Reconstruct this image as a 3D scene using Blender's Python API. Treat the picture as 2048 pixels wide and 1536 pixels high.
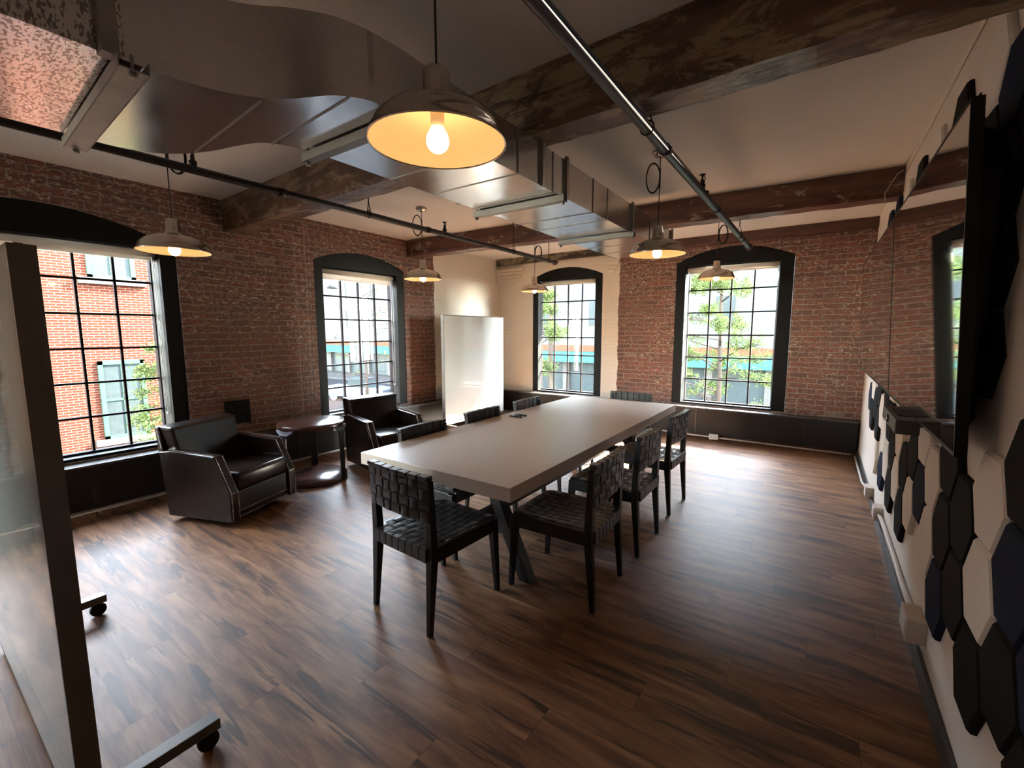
import bpy, bmesh, math, random
from mathutils import Vector, Matrix
random.seed(7)
PI = math.pi
S = bpy.context.scene
for o in list(bpy.data.objects): bpy.data.objects.remove(o)
COL = S.collection

# ------------------------------------------------------------ camera
cam_d = bpy.data.cameras.new('camera'); cam = bpy.data.objects.new('camera', cam_d); COL.objects.link(cam)
cam_d.sensor_fit = 'HORIZONTAL'; cam_d.sensor_width = 36.0
cam_d.lens = 887.9 / 2048 * 36.0
cam_d.clip_start = 0.05; cam_d.clip_end = 300
_p, _r, _y = .118867, -.0016652, .604721
_f = Vector((-math.sin(_y)*math.cos(_p), math.cos(_y)*math.cos(_p), -math.sin(_p)))
_rt = Vector((math.cos(_y), math.sin(_y), 0)); _up = _rt.cross(_f)
_r2 = math.cos(_r)*_rt + math.sin(_r)*_up; _u2 = -math.sin(_r)*_rt + math.cos(_r)*_up
cam.matrix_world = Matrix(((_r2.x, _u2.x, -_f.x, 0), (_r2.y, _u2.y, -_f.y, 0), (_r2.z, _u2.z, -_f.z, 1.55), (0, 0, 0, 1)))
S.camera = cam
# ------------------------------------------------------------ world, sun, exposure
S.view_settings.view_transform = 'Standard'; S.view_settings.look = 'None'
S.view_settings.gamma = 1.0; S.view_settings.use_curve_mapping = False
S.view_settings.exposure = 2.6
W = bpy.data.worlds.new('sky'); S.world = W; W.use_nodes = True
wn = W.node_tree.nodes; wl = W.node_tree.links; wn.clear()
wo = wn.new('ShaderNodeOutputWorld'); wb = wn.new('ShaderNodeBackground'); sk = wn.new('ShaderNodeTexSky')
sk.sky_type = 'NISHITA'; sk.sun_disc = False; sk.sun_elevation = math.radians(35); sk.sun_rotation = math.radians(28)
sk.air_density = 1.0; sk.dust_density = 0.1; sk.ozone_density = 1.0
wb.inputs['Strength'].default_value = 3.2
hs = wn.new('ShaderNodeHueSaturation'); hs.inputs['Saturation'].default_value = .45; wm = wn.new('ShaderNodeMix'); wm.data_type = 'RGBA'; wm.blend_type = 'MULTIPLY'; wm.inputs[0].default_value = 1.0; wm.inputs[7].default_value = (1.0, .965, .93, 1)
wl.new(sk.outputs[0], hs.inputs['Color']); wl.new(hs.outputs[0], wm.inputs[6]); wl.new(wm.outputs[2], wb.inputs[0]); wl.new(wb.outputs[0], wo.inputs[0])
sun_d = bpy.data.lights.new('sun', 'SUN'); sun_d.energy = 42.0; sun_d.angle = math.radians(.6); sun_d.color = (1, .9, .74)
sun = bpy.data.objects.new('sun', sun_d); COL.objects.link(sun)
_az = math.radians(27); _el = math.radians(35)
sdir = Vector((math.sin(_az)*math.cos(_el), math.cos(_az)*math.cos(_el), math.sin(_el)))
sun.rotation_euler = sdir.to_track_quat('Z', 'Y').to_euler()
sun.location = (8, 16, 12)

# ------------------------------------------------------------ helpers
class MB:
    def __init__(s): s.b = bmesh.new()
    def box(s, x0, x1, y0, y1, z0, z1, bev=0):
        t = bmesh.new()
        bmesh.ops.create_cube(t, size=1)
        for v in t.verts: v.co = Vector(((x0+x1)/2+v.co.x*(x1-x0), (y0+y1)/2+v.co.y*(y1-y0), (z0+z1)/2+v.co.z*(z1-z0)))
        if bev: bmesh.ops.bevel(t, geom=t.edges[:], offset=bev, segments=2, affect='EDGES', profile=.6)
        return s.add(t)
    def add(s, t, M=None):
        if M is not None: t.transform(M)
        m = bpy.data.meshes.new('t'); t.to_mesh(m); t.free(); s.b.from_mesh(m); bpy.data.meshes.remove(m); return s
    def hexa(s, P, bev=0):      # 8 points: bottom ring of 4, top ring of 4
        t = bmesh.new(); v = [t.verts.new(p) for p in P]
        for f in ((3,2,1,0),(4,5,6,7),(0,1,5,4),(1,2,6,5),(2,3,7,6),(3,0,4,7)): t.faces.new([v[i] for i in f])
        bmesh.ops.recalc_face_normals(t, faces=t.faces[:])
        if bev: bmesh.ops.bevel(t, geom=t.edges[:], offset=bev, segments=2, affect='EDGES', profile=.6)
        return s.add(t)
    def prism(s, pts, fn, d0, d1, bev=0):    # polygon pts (a,b) extruded from depth d0 to d1; fn(a,b,d)->xyz
        t = bmesh.new(); A = [t.verts.new(fn(a, b, d0)) for a, b in pts]; B = [t.verts.new(fn(a, b, d1)) for a, b in pts]; n = len(pts)
        t.faces.new(A); t.faces.new(B[::-1])
        for i in range(n): t.faces.new((A[i], B[i], B[(i+1) % n], A[(i+1) % n]))
        bmesh.ops.recalc_face_normals(t, faces=t.faces[:])
        if bev:
            bmesh.ops.bevel(t, geom=t.edges[:], offset=bev, segments=2, affect='EDGES', profile=.6)
        bmesh.ops.triangulate(t, faces=[f for f in t.faces if len(f.verts) > 4])
        return s.add(t)
    def tube(s, P, r, n=10, closed=False):
        P = [Vector(p) for p in P]; t = bmesh.new(); rings = []; N = len(P)
        R = r if isinstance(r, (list, tuple)) else [r]*N
        up = None
        for i in range(N):
            a = P[(i-1) % N] if (closed or i) else P[0]; b = P[(i+1) % N] if (closed or i < N-1) else P[-1]
            d = (b-a).normalized()
            if up is None: up = d.orthogonal().normalized()
            up = (up - d*up.dot(d))
            if up.length < 1e-5: up = d.orthogonal()
            up.normalize(); w = d.cross(up)
            rings.append([t.verts.new(P[i]+(up*math.cos(k*2*PI/n)+w*math.sin(k*2*PI/n))*R[i]) for k in range(n)])
        for i in range(N if closed else N-1):
            a, b = rings[i], rings[(i+1) % N]
            for k in range(n): t.faces.new((a[k], a[(k+1) % n], b[(k+1) % n], b[k]))
        if not closed: t.faces.new(rings[0][::-1]); t.faces.new(rings[-1])
        for f in t.faces: f.smooth = len(f.verts) == 4
        return s.add(t)
    def lathe(s, prof, c=(0, 0, 0), n=32, a0=0, a1=2*PI, axis='Z'):
        t = bmesh.new(); rings = []; full = abs(a1-a0-2*PI) < 1e-6; c = Vector(c)
        m = n if full else n+1
        for r, z in prof:
            if r < 1e-6: rings.append([t.verts.new(c+Vector((0, 0, z)))]); continue
            rings.append([t.verts.new(c+Vector((r*math.cos(a0+(a1-a0)*k/n), r*math.sin(a0+(a1-a0)*k/n), z))) for k in range(m)])
        for a, b in zip(rings, rings[1:]):
            for k in range(n if full else n):
                k2 = (k+1) % m
                q = [a[k % len(a)], a[k2 % len(a)], b[k2 % len(b)], b[k % len(b)]]
                q2 = []
                for v in q:
                    if v not in q2: q2.append(v)
                if len(q2) >= 3:
                    f = t.faces.new(q2); f.smooth = True
        return s.add(t)
    def sphere(s, c, r, u=12, v=8, sc=(1, 1, 1)):
        t = bmesh.new(); bmesh.ops.create_uvsphere(t, u_segments=u, v_segments=v, radius=r)
        for x in t.verts: x.co = Vector((x.co.x*sc[0], x.co.y*sc[1], x.co.z*sc[2]))+Vector(c)
        for f in t.faces: f.smooth = True
        return s.add(t)
    def build(s, name, mat, parent=None, label=None, cat=None, group=None, kind=None, smooth=False, M=None):
        if M is not None: s.b.transform(M)
        me = bpy.data.meshes.new(name); s.b.to_mesh(me); s.b.free()
        me.materials.append(mat)
        if smooth:
            for p in me.polygons: p.use_smooth = True
        o = bpy.data.objects.new(name, me); COL.objects.link(o)
        if parent: o.parent = parent
        return tag(o, label, cat, group, kind)
def tag(o, label=None, cat=None, group=None, kind=None):
    if label: o['label'] = label
    if cat: o['category'] = cat
    if group: o['group'] = group
    if kind: o['kind'] = kind
    return o
def empty(name, loc, label, cat, group=None, rz=0, kind=None):
    o = bpy.data.objects.new(name, None); COL.objects.link(o); o.location = loc; o.rotation_euler = (0, 0, rz); o.empty_display_size = .1
    return tag(o, label, cat, group, kind)
def dup(root, loc, rz, label):
    r = root.copy(); COL.objects.link(r); r.location = loc; r.rotation_euler = (0, 0, rz); r['label'] = label
    for ch in list(root.children):
        c = ch.copy(); COL.objects.link(c); c.parent = r
        for g in list(ch.children):
            d = g.copy(); COL.objects.link(d); d.parent = c
    return r
def smooth_pts(P, k=5, closed=False):
    out = []; n = len(P)
    for i in range(n if closed else n-1):
        p0 = P[(i-1) % n] if (closed or i) else P[i]; p1 = P[i]; p2 = P[(i+1) % n]; p3 = P[(i+2) % n] if (closed or i < n-2) else P[i+1]
        for j in range(k):
            t = j/k
            out.append(tuple(.5*((2*b)+(-a+c)*t+(2*a-5*b+4*c-d)*t*t+(-a+3*b-3*c+d)*t**3) for a, b, c, d in zip(p0, p1, p2, p3)))
    if not closed: out.append(tuple(P[-1]))
    return out

# ------------------------------------------------------------ materials
class G:
    def __init__(s, name):
        s.m = bpy.data.materials.new(name); s.m.use_nodes = True; s.n = s.m.node_tree.nodes; s.l = s.m.node_tree.links; s.n.clear()
        s.out = s.n.new('ShaderNodeOutputMaterial'); s.p = s.n.new('ShaderNodeBsdfPrincipled'); s.l.new(s.p.outputs[0], s.out.inputs[0])
    def new(s, t, **k):
        x = s.n.new(t)
        for a, b in k.items(): setattr(x, a, b)
        return x
    def set(s, sock, v):
        if hasattr(v, 'is_output') or isinstance(v, bpy.types.NodeSocket): s.l.new(v, sock)
        else: sock.default_value = v
    def P(s, **k):
        for a, b in k.items(): s.set(s.p.inputs[a.replace('_', ' ')], b)
        return s
    def pos(s): return s.new('ShaderNodeNewGeometry').outputs['Position']
    def obj(s): return s.new('ShaderNodeTexCoord').outputs['Object']
    def map(s, v, sc=(1, 1, 1), loc=(0, 0, 0), rot=(0, 0, 0)):
        x = s.new('ShaderNodeMapping'); s.l.new(v, x.inputs[0]); x.inputs['Scale'].default_value = sc; x.inputs['Location'].default_value = loc; x.inputs['Rotation'].default_value = rot
        return x.outputs[0]
    def noise(s, v, sc=5, det=4, rough=.55, dist=0, dim='3D'):
        x = s.new('ShaderNodeTexNoise'); s.l.new(v, x.inputs['Vector']); x.inputs['Scale'].default_value = sc; x.inputs['Detail'].default_value = det; x.inputs['Roughness'].default_value = rough; x.inputs['Distortion'].default_value = dist
        return x.outputs[0]
    def vor(s, v, sc=5, feat='F1', out=0):
        x = s.new('ShaderNodeTexVoronoi'); x.feature = feat; s.l.new(v, x.inputs['Vector']); x.inputs['Scale'].default_value = sc; return x.outputs[out]
    def math(s, op, a, b=0.0, c=0.0):
        x = s.new('ShaderNodeMath', operation=op); s.set(x.inputs[0], a); s.set(x.inputs[1], b); s.set(x.inputs[2], c); return x.outputs[0]
    def ramp(s, f, stops, interp='LINEAR'):
        x = s.new('ShaderNodeValToRGB'); x.color_ramp.interpolation = interp; e = x.color_ramp.elements
        while len(e) < len(stops): e.new(.5)
        for i, (p, c) in enumerate(stops): e[i].position = p; e[i].color = (*c, 1) if len(c) == 3 else c
        s.l.new(f, x.inputs[0]); return x.outputs[0]
    def step(s, f, a, b):
        x = s.new('ShaderNodeMapRange'); s.set(x.inputs[0], f); x.inputs[1].default_value = a; x.inputs[2].default_value = b; return x.outputs[0]
    def mix(s, f, a, b, mode='MIX'):
        x = s.new('ShaderNodeMix', data_type='RGBA', blend_type=mode)
        s.set(x.inputs[0], f)
        for i, v in ((6, a), (7, b)):
            if isinstance(v, tuple): x.inputs[i].default_value = (*v, 1) if len(v) == 3 else v
            else: s.l.new(v, x.inputs[i])
        return x.outputs[2]
    def sep(s, v):
        x = s.new('ShaderNodeSeparateXYZ'); s.l.new(v, x.inputs[0]); return x.outputs
    def comb(s, a=0.0, b=0.0, c=0.0):
        x = s.new('ShaderNodeCombineXYZ'); s.set(x.inputs[0], a); s.set(x.inputs[1], b); s.set(x.inputs[2], c); return x.outputs[0]
    def bump(s, h, st=.3, d=.01):
        x = s.new('ShaderNodeBump'); x.inputs['Strength'].default_value = st; x.inputs['Distance'].default_value = d; s.l.new(h, x.inputs['Height']); s.l.new(x.outputs[0], s.p.inputs['Normal']); return s
def plain(name, c, rough=.6, metal=0, var=.12, sc=8, bump=.0, spec=.5, coat=0):
    g = G(name); n = g.noise(g.obj(), sc, 3)
    d = tuple(max(0, x*(1-var)) for x in c); u = tuple(min(1, x*(1+var)) for x in c)
    g.P(Base_Color=g.ramp(n, [(.3, d), (.7, u)]), Roughness=rough, Metallic=metal, Specular_IOR_Level=spec, Coat_Weight=coat)
    if bump: g.bump(g.noise(g.obj(), sc*12, 3), bump, .002)
    return g.m
def emis(name, c, st):
    g = G(name); g.P(Base_Color=(*c, 1), Emission_Color=(*c, 1), Emission_Strength=st); return g.m

def brick_wall_mat(name, axis, dark=1.0, paint=None):
    g = G(name); P = g.sep(g.pos())
    u = P[1] if axis == 'X' else P[0]; z = P[2]
    v0 = g.comb(u, z, 0.0)
    wob = g.noise(v0, 3.0, 3)
    uu = g.math('ADD', u, g.math('MULTIPLY', g.math('SUBTRACT', wob, .5), .03))
    zz = g.math('ADD', z, g.math('MULTIPLY', g.math('SUBTRACT', g.noise(g.map(v0, (1, 1, 1), (9, 3, 1)), 1.6, 4), .5), .03))
    v = g.comb(uu, zz, 0.0)
    b = g.new('ShaderNodeTexBrick'); g.l.new(v, b.inputs['Vector'])
    b.inputs['Scale'].default_value = 1; b.inputs['Brick Width'].default_value = .205; b.inputs['Row Height'].default_value = .067
    b.inputs['Mortar Size'].default_value = .0095; b.inputs['Mortar Smooth'].default_value = .35; b.inputs['Bias'].default_value = -.1
    b.inputs['Color1'].default_value = (.155*dark, .060*dark, .040*dark, 1); b.inputs['Color2'].default_value = (.075*dark, .042*dark, .034*dark, 1); b.inputs['Mortar'].default_value = (.19*dark, .15*dark, .125*dark, 1)
    fine = g.noise(g.map(v0, (1, 2.0, 1)), 26, 6, .65)
    c = g.mix(g.math('MULTIPLY', g.step(fine, .48, .60), .8), b.outputs[0], (.055*dark, .034*dark, .028*dark))
    big = g.noise(v0, .9, 4)
    c = g.mix(g.math('MULTIPLY', g.step(big, .45, .65), .4), c, (.10*dark, .066*dark, .054*dark))
    # remains of whitewash and chipped edges
    e = g.noise(g.map(v0, (1, 2.2, 1), (4, 2, 0)), 20, 5, .7, .8)
    hi = g.noise(g.map(v0, (1, 1.4, 1), (1, 7, 0)), 1.5, 4)
    th = g.math('MULTIPLY', g.step(e, .56, .60), g.step(g.math('ADD', hi, g.math('MULTIPLY', g.step(z, .6, 2.6), .16)), .46, .66))
    c = g.mix(g.math('MULTIPLY', th, .9), c, (.34*dark, .295*dark, .25*dark))
    # single pale bricks
    wnz = g.new('ShaderNodeTexWhiteNoise'); row = g.math('FLOOR', g.math('DIVIDE', zz, .067)); off = g.math('MULTIPLY', g.math('MODULO', g.math('ABSOLUTE', row), 2.0), .1025)
    g.l.new(g.comb(g.math('FLOOR', g.math('DIVIDE', g.math('ADD', uu, off), .205)), row, 0.0), wnz.inputs['Vector'])
    c = g.mix(g.math('MULTIPLY', g.math('GREATER_THAN', wnz.outputs[0], .992), .3), c, (.26*dark, .23*dark, .19*dark))
    rough = .62
    hgt = g.math('ADD', g.math('MULTIPLY', b.outputs[1], -1.0), g.math('MULTIPLY', fine, .9))
    if axis == 'X':   # two chalky vertical lines between the windows
        for y0, sl in ((3.03, .03), (2.90, .02)):
            dd = g.math('ABSOLUTE', g.math('SUBTRACT', g.math('ADD', u, g.math('MULTIPLY', g.math('SUBTRACT', wob, .5), .03)), y0))
            m = g.math('MULTIPLY', g.math('LESS_THAN', dd, .007), g.step(g.noise(v0, 18, 3), .38, .5))
            c = g.mix(g.math('MULTIPLY', m, .65), c, (.42, .36, .31))
    if paint:         # painted plaster zone
        edge = g.math('ADD', u, g.math('MULTIPLY', g.math('SUBTRACT', g.noise(v0, 5.5, 3), .5), .07))
        m = g.math('MAXIMUM', g.math('GREATER_THAN', edge, paint[1]), g.math('LESS_THAN', edge, -.10)) if paint[0] > 0 else g.math('LESS_THAN', edge, paint[1])
        c = g.mix(m, c, (.72, .68, .60))
        g.P(Roughness=g.math('ADD', g.math('MULTIPLY', m, .15), rough))
        hgt = g.math('MULTIPLY', hgt, g.math('SUBTRACT', 1.0, g.math('MULTIPLY', m, .93)))
    else: g.P(Roughness=rough)
    g.P(Base_Color=c, Specular_IOR_Level=.45)
    g.bump(hgt, 1.0, .02)
    return g.m
M = {}
M['brick_left'] = brick_wall_mat('old_brick_left', 'X', 1.75, (1, 5.15))
M['brick_back'] = brick_wall_mat('old_brick_back', 'Y', 1.9, (-1, -2.67))
def floor_mat():
    g = G('plank_floor'); P = g.sep(g.pos()); x, y = P[0], P[1]
    W_, L_ = .182, 1.22
    row = g.math('FLOOR', g.math('DIVIDE', y, W_)); sh = g.math('MULTIPLY', g.math('FRACT', g.math('MULTIPLY', row, .3819)), L_)
    xs = g.math('DIVIDE', g.math('ADD', x, sh), L_); colm = g.math('FLOOR', xs)
    wnz = g.new('ShaderNodeTexWhiteNoise'); g.l.new(g.comb(row, colm, 0.0), wnz.inputs['Vector']); rnd = wnz.outputs[0]
    gv = g.comb(g.math('ADD', x, g.math('MULTIPLY', rnd, 37.0)), g.math('ADD', y, g.math('MULTIPLY', rnd, 11.0)), rnd)
    g1 = g.noise(g.map(gv, (1.3, 9, 1)), 1.6, 5, .6, .6)
    g2 = g.noise(g.map(gv, (2.2, 55, 1)), 2.0, 4, .6)
    g3 = g.noise(g.map(gv, (.75, 8, 1), (3, 8, 0)), 1.5, 4, .6, .5)
    c = g.ramp(g1, [(.30, (.065, .028, .014)), (.43, (.165, .072, .034)), (.56, (.27, .13, .06)), (.75, (.40, .21, .10))])
    c = g.mix(g.math('MULTIPLY', g2, .35), c, (.05, .024, .016))
    c = g.mix(g.math('MULTIPLY', g.step(g3, .585, .62), .85), c, (.035, .018, .012))
    c = g.mix(g.math('MULTIPLY', rnd, .45), c, g.mix(.55, c, (.10, .05, .03)))
    ey = g.math('ABSOLUTE', g.math('SUBTRACT', g.math('FRACT', g.math('DIVIDE', y, W_)), .5))
    ex = g.math('ABSOLUTE', g.math('SUBTRACT', g.math('FRACT', xs), .5))
    gap = g.math('MAXIMUM', g.math('GREATER_THAN', ey, .4945), g.math('GREATER_THAN', ex, .4990))
    c = g.mix(g.math('MULTIPLY', gap, .75), c, (.012, .007, .005))
    g.P(Base_Color=c, Specular_IOR_Level=.30)
    g.P(Roughness=g.math('ADD', g.math('MULTIPLY', g2, .12), .42))
    g.bump(g.math('SUBTRACT', g.math('MULTIPLY', g2, .35), gap), .25, .002)
    return g.m
M['floor'] = floor_mat()
def wood_beam(name, base, pale, amt, sc=1.0, axis=(.35, 3, 3)):
    g = G(name); v = g.map(g.pos(), axis)
    n1 = g.noise(v, 4*sc, 6, .6, .4); n2 = g.noise(g.map(g.pos(), (1.2, 14, 14)), 3, 5, .6); n3 = g.noise(g.map(g.pos(), (1, 2.2, 2.2), (5, 1, 2)), 3.4, 5, .7, .6)
    c = g.ramp(n1, [(.3, tuple(x*.35 for x in base)), (.55, base), (.8, tuple(x*1.8 for x in base))])
    c = g.mix(g.math('MULTIPLY', g.step(n3, amt, amt+.05), g.step(n2, .35, .5)), c, pale)
    g.P(Base_Color=c, Roughness=g.math('ADD', g.math('MULTIPLY', n2, .3), .22), Specular_IOR_Level=.6)
    g.bump(g.math('ADD', n2, g.math('MULTIPLY', n3, .7)), .6, .01); return g.m
M['beam'] = wood_beam('old_beam', (.13, .068, .038), (.30, .22, .13), .50)
M['beam_red'] = wood_beam('old_beam_red', (.15, .06, .038), (.42, .34, .26), .575)
M['band'] = wood_beam('wall_plate', (.10, .04, .028), (.16, .09, .06), .60)
M['band_green'] = wood_beam('wall_plate_flaked', (.07, .055, .035), (.26, .25, .19), .50)
M['ceiling'] = plain('ceiling_paint', (.73, .715, .67), .75, var=.03, sc=2, bump=.05)
M['plaster'] = plain('cream_plaster', (.72, .68, .60), .7, var=.03, sc=4, bump=.1)
M['wall_right'] = plain('right_wall_paint', (.74, .69, .62), .7, var=.03, sc=3, bump=.08)
M['black_trim'] = plain('black_trim', (.0085, .009, .0095), .5, var=.15, sc=4, spec=.15)
M['brown_sash'] = plain('dark_sash', (.010, .007, .0075), .55, var=.2, spec=.08)
M['baseboard'] = plain('baseboard_grey', (.035, .038, .040), .35)
M['radiator'] = plain('radiator_cover', (.011, .009, .008), .45, var=.2, sc=3, spec=.35)
M['ledge'] = plain('radiator_ledge', (.055, .05, .048), .25, var=.1)
M['blind'] = plain('blind_fabric', (.50, .46, .40), .7, var=.03)
g = G('blind_cloth'); tl = g.new('ShaderNodeBsdfTranslucent'); tl.inputs[0].default_value = (.80, .75, .67, 1); mxx = g.new('ShaderNodeMixShader'); mxx.inputs[0].default_value = .35; g.P(Base_Color=(.80, .75, .67, 1), Roughness=.8); g.l.new(g.p.outputs[0], mxx.inputs[1]); g.l.new(tl.outputs[0], mxx.inputs[2]); g.l.new(mxx.outputs[0], g.out.inputs[0]); M['blind'] = g.m
M['alu'] = plain('aluminium', (.55, .55, .55), .3, 1)
M['glassboard'] = plain('glass_board_face', (.40, .42, .40), .035, var=.01, spec=.8)
M['tabletop'] = plain('table_laminate', (.50, .425, .36), .36, var=.05, sc=60, spec=.6)
M['table_base'] = plain('table_base', (.010, .009, .009), .4)
M['chair_wood'] = plain('chair_black_wood', (.006, .0055, .006), .38, var=.3, sc=20, spec=.4)
M['strap'] = plain('chair_strap_leather', (.017, .0165, .0175), .36, var=.35, sc=14, bump=.15, spec=.6)
M['leather'] = plain('armchair_leather', (.012, .0065, .0048), .25, var=.35, sc=6, bump=.04, spec=.38)
M['nail'] = plain('nailheads', (.75, .72, .66), .3, 1)
M['st_wood'] = plain('side_table_wood', (.055, .022, .015), .22, var=.35, sc=4, spec=.6)
M['st_metal'] = plain('side_table_metal', (.05, .05, .055), .35, .8)
M['lamp_metal'] = plain('brushed_nickel', (.55, .50, .44), .22, 1, var=.1, sc=30)
M['lamp_white'] = plain('lamp_lining', (.80, .66, .46), .5, var=.02)
M['cable'] = plain('black_cable', (.010, .008, .008), .5)
M['white_plastic'] = plain('white_plastic', (.62, .58, .52), .4, var=.03)
M['conduit'] = plain('painted_conduit', (.55, .47, .40), .35, var=.04)
M['tv_black'] = plain('screen_bezel', (.004, .004, .005), .5, spec=.25)
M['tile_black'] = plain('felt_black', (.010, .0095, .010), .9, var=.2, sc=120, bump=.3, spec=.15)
M['tile_navy'] = plain('felt_navy', (.012, .018, .042), .9, var=.2, sc=120, bump=.3, spec=.15)
M['tile_white'] = plain('felt_white', (.78, .74, .68), .9, var=.05, sc=120, bump=.25, spec=.2)
M['cam_grey'] = plain('camera_bar_grey', (.10, .10, .10), .45)
M['pipe'] = plain('sprinkler_pipe_black', (.022, .018, .017), .42, .1, var=.35, sc=3, spec=.3)
M['pipe_grey'] = plain('sprinkler_pipe_steel', (.040, .036, .034), .42, .2, var=.25, sc=3, spec=.3)
M['red_cap'] = plain('red_iron', (.10, .02, .015), .5)
M['bulb'] = emis('lit_bulb', (1, .60, .27), 5.2)
g = G('screen_glass'); g.P(Base_Color=(.004, .004, .005, 1), Roughness=.035, Specular_IOR_Level=.9, Coat_Weight=1.0, Coat_Roughness=.03, IOR=1.6); M['screen'] = g.m
g = G('window_glass'); g.n.remove(g.p)
tr = g.new('ShaderNodeBsdfTransparent'); tr.inputs[0].default_value = (.93, .96, .955, 1); gl = g.new('ShaderNodeBsdfGlossy'); gl.inputs['Roughness'].default_value = .02
fr = g.new('ShaderNodeLayerWeight'); fr.inputs[0].default_value = .5; f5 = g.math('ADD', g.math('MULTIPLY', g.math('POWER', fr.outputs['Facing'], 5.0), .9), .03); mx = g.new('ShaderNodeMixShader'); g.l.new(f5, mx.inputs[0]); g.l.new(tr.outputs[0], mx.inputs[1]); g.l.new(gl.outputs[0], mx.inputs[2]); g.l.new(mx.outputs[0], g.out.inputs[0]); M['glass'] = g.m
def duct_mat():
    g = G('galvanised_duct'); v = g.pos(); P = g.sep(v)
    sp = g.vor(v, 90, 'F1', 1); n = g.noise(v, 2.5, 3); n2 = g.noise(v, 30, 3)
    c = g.mix(.05, g.ramp(n, [(.3, (.55, .54, .53)), (.7, (.68, .67, .66))]), sp)
    spots = g.math('MULTIPLY', g.step(g.noise(g.map(v, (1, 2.2, 1)), 70, 1, .4), .53, .56), g.math('LESS_THAN', P[1], .5))
    c = g.mix(g.math('MULTIPLY', spots, .75), c, (.12, .085, .07))
    g.P(Base_Color=c, Metallic=.92, Roughness=g.math('ADD', g.math('MULTIPLY', n2, .06), g.math('ADD', g.math('MULTIPLY', n, .12), .10)))
    g.bump(n, .10, .02); return g.m
M['duct'] = duct_mat()
M['duct_iron'] = plain('galvanised_strut', (.30, .285, .26), .48, .6)

# ------------------------------------------------------------ the room
XL, XR, YB, YF, ZC = -5.05, .475, 6.85, -3.6, 2.86
MB().box(XL-.3, XR+.2, YF, YB+.3, -.12, 0).build('floor', M['floor'], label='dark brown wood plank floor with streaked grain', cat='floor', kind='structure')
MB().box(XL-.3, XR+.2, YF, YB+.3, ZC, ZC+.15).build('ceiling', M['ceiling'], label='off white plaster ceiling between the timber beams', cat='ceiling', kind='structure')
MB().box(XR, XR+.2, YF, YB+.3, 0, ZC).build('wall_right', M['wall_right'], label='cream painted wall behind the screens and hexagonal tiles', cat='wall', kind='structure')
m = MB(); m.box(XL-.3, XR+.2, YF-.2, YF, -.12, ZC+.15)
m.build('wall_front', M['plaster'], label='cream wall behind the camera', cat='wall', kind='structure')

def arch_z(u, w):
    c = (w['o'][0]+w['o'][1])/2; h = (w['o'][1]-w['o'][0])/2; t = (u-c)/h
    return w['sp']+(w['ap']-w['sp'])*max(0, 1-t*t)
def wall_with_windows(name, mat, u0, u1, wins, fn, thick, lab):
    m = MB(); cur = u0
    for w in sorted(wins, key=lambda q: q['o'][0]):
        a, b = w['o']
        m.prism([(cur, 0), (a, 0), (a, ZC), (cur, ZC)], fn, 0, thick)
        m.prism([(a, 0), (b, 0), (b, w['sill']), (a, w['sill'])], fn, 0, thick)
        N = 16
        for i in range(N):
            p, q = a+(b-a)*i/N, a+(b-a)*(i+1)/N
            m.prism([(p, arch_z(p, w)), (q, arch_z(q, w)), (q, ZC), (p, ZC)], fn, 0, thick)
        cur = b
    m.prism([(cur, 0), (u1, 0), (u1, ZC), (cur, ZC)], fn, 0, thick)
    return m.build(name, mat, label=lab, cat='wall', kind='structure')
fL = lambda u, z, d: (XL-d, u, z)      # left wall, d outwards
fB = lambda u, z, d: (u, YB+d, z)
# o: outer opening, i: inner opening, sashes: list of (a,b,cols), sill, head, sp: spring, ap: apex
W1 = dict(o=(-.06, 1.74), i=(.02, 1.61), sash=[(.04, .69, 3), (.79, 1.57, 3)], sill=.47, head=2.30, sp=2.32, ap=2.55)
W2 = dict(o=(3.13, 4.54), i=(3.25, 4.41), sash=[(3.33, 4.40, 4)], sill=.47, head=2.34, sp=2.41, ap=2.56)
W0 = dict(o=(-3.1, -1.2), i=(-2.98, -1.32), sash=[(-2.94, -2.2, 3), (-2.1, -1.36, 3)], sill=.47, head=2.34, sp=2.36, ap=2.56)
W3 = dict(o=(-4.28, -2.95), i=(-4.17, -3.08), sash=[(-4.19, -3.12, 4)], sill=.46, head=2.42, sp=2.47, ap=2.62)
W4 = dict(o=(-1.80, -.33), i=(-1.67, -.49), sash=[(-1.64, -.51, 4)], sill=.47, head=2.47, sp=2.52, ap=2.70)
TH = .27
wall_with_windows('wall_left', M['brick_left'], YF, YB+TH, [W0, W1, W2], fL, TH, 'old red brick wall on the window side, painted cream at its far end')
wall_with_windows('wall_back', M['brick_back'], XL, XR, [W3, W4], fB, TH, 'far wall, cream plaster on one side and old red brick on the other')
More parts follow.
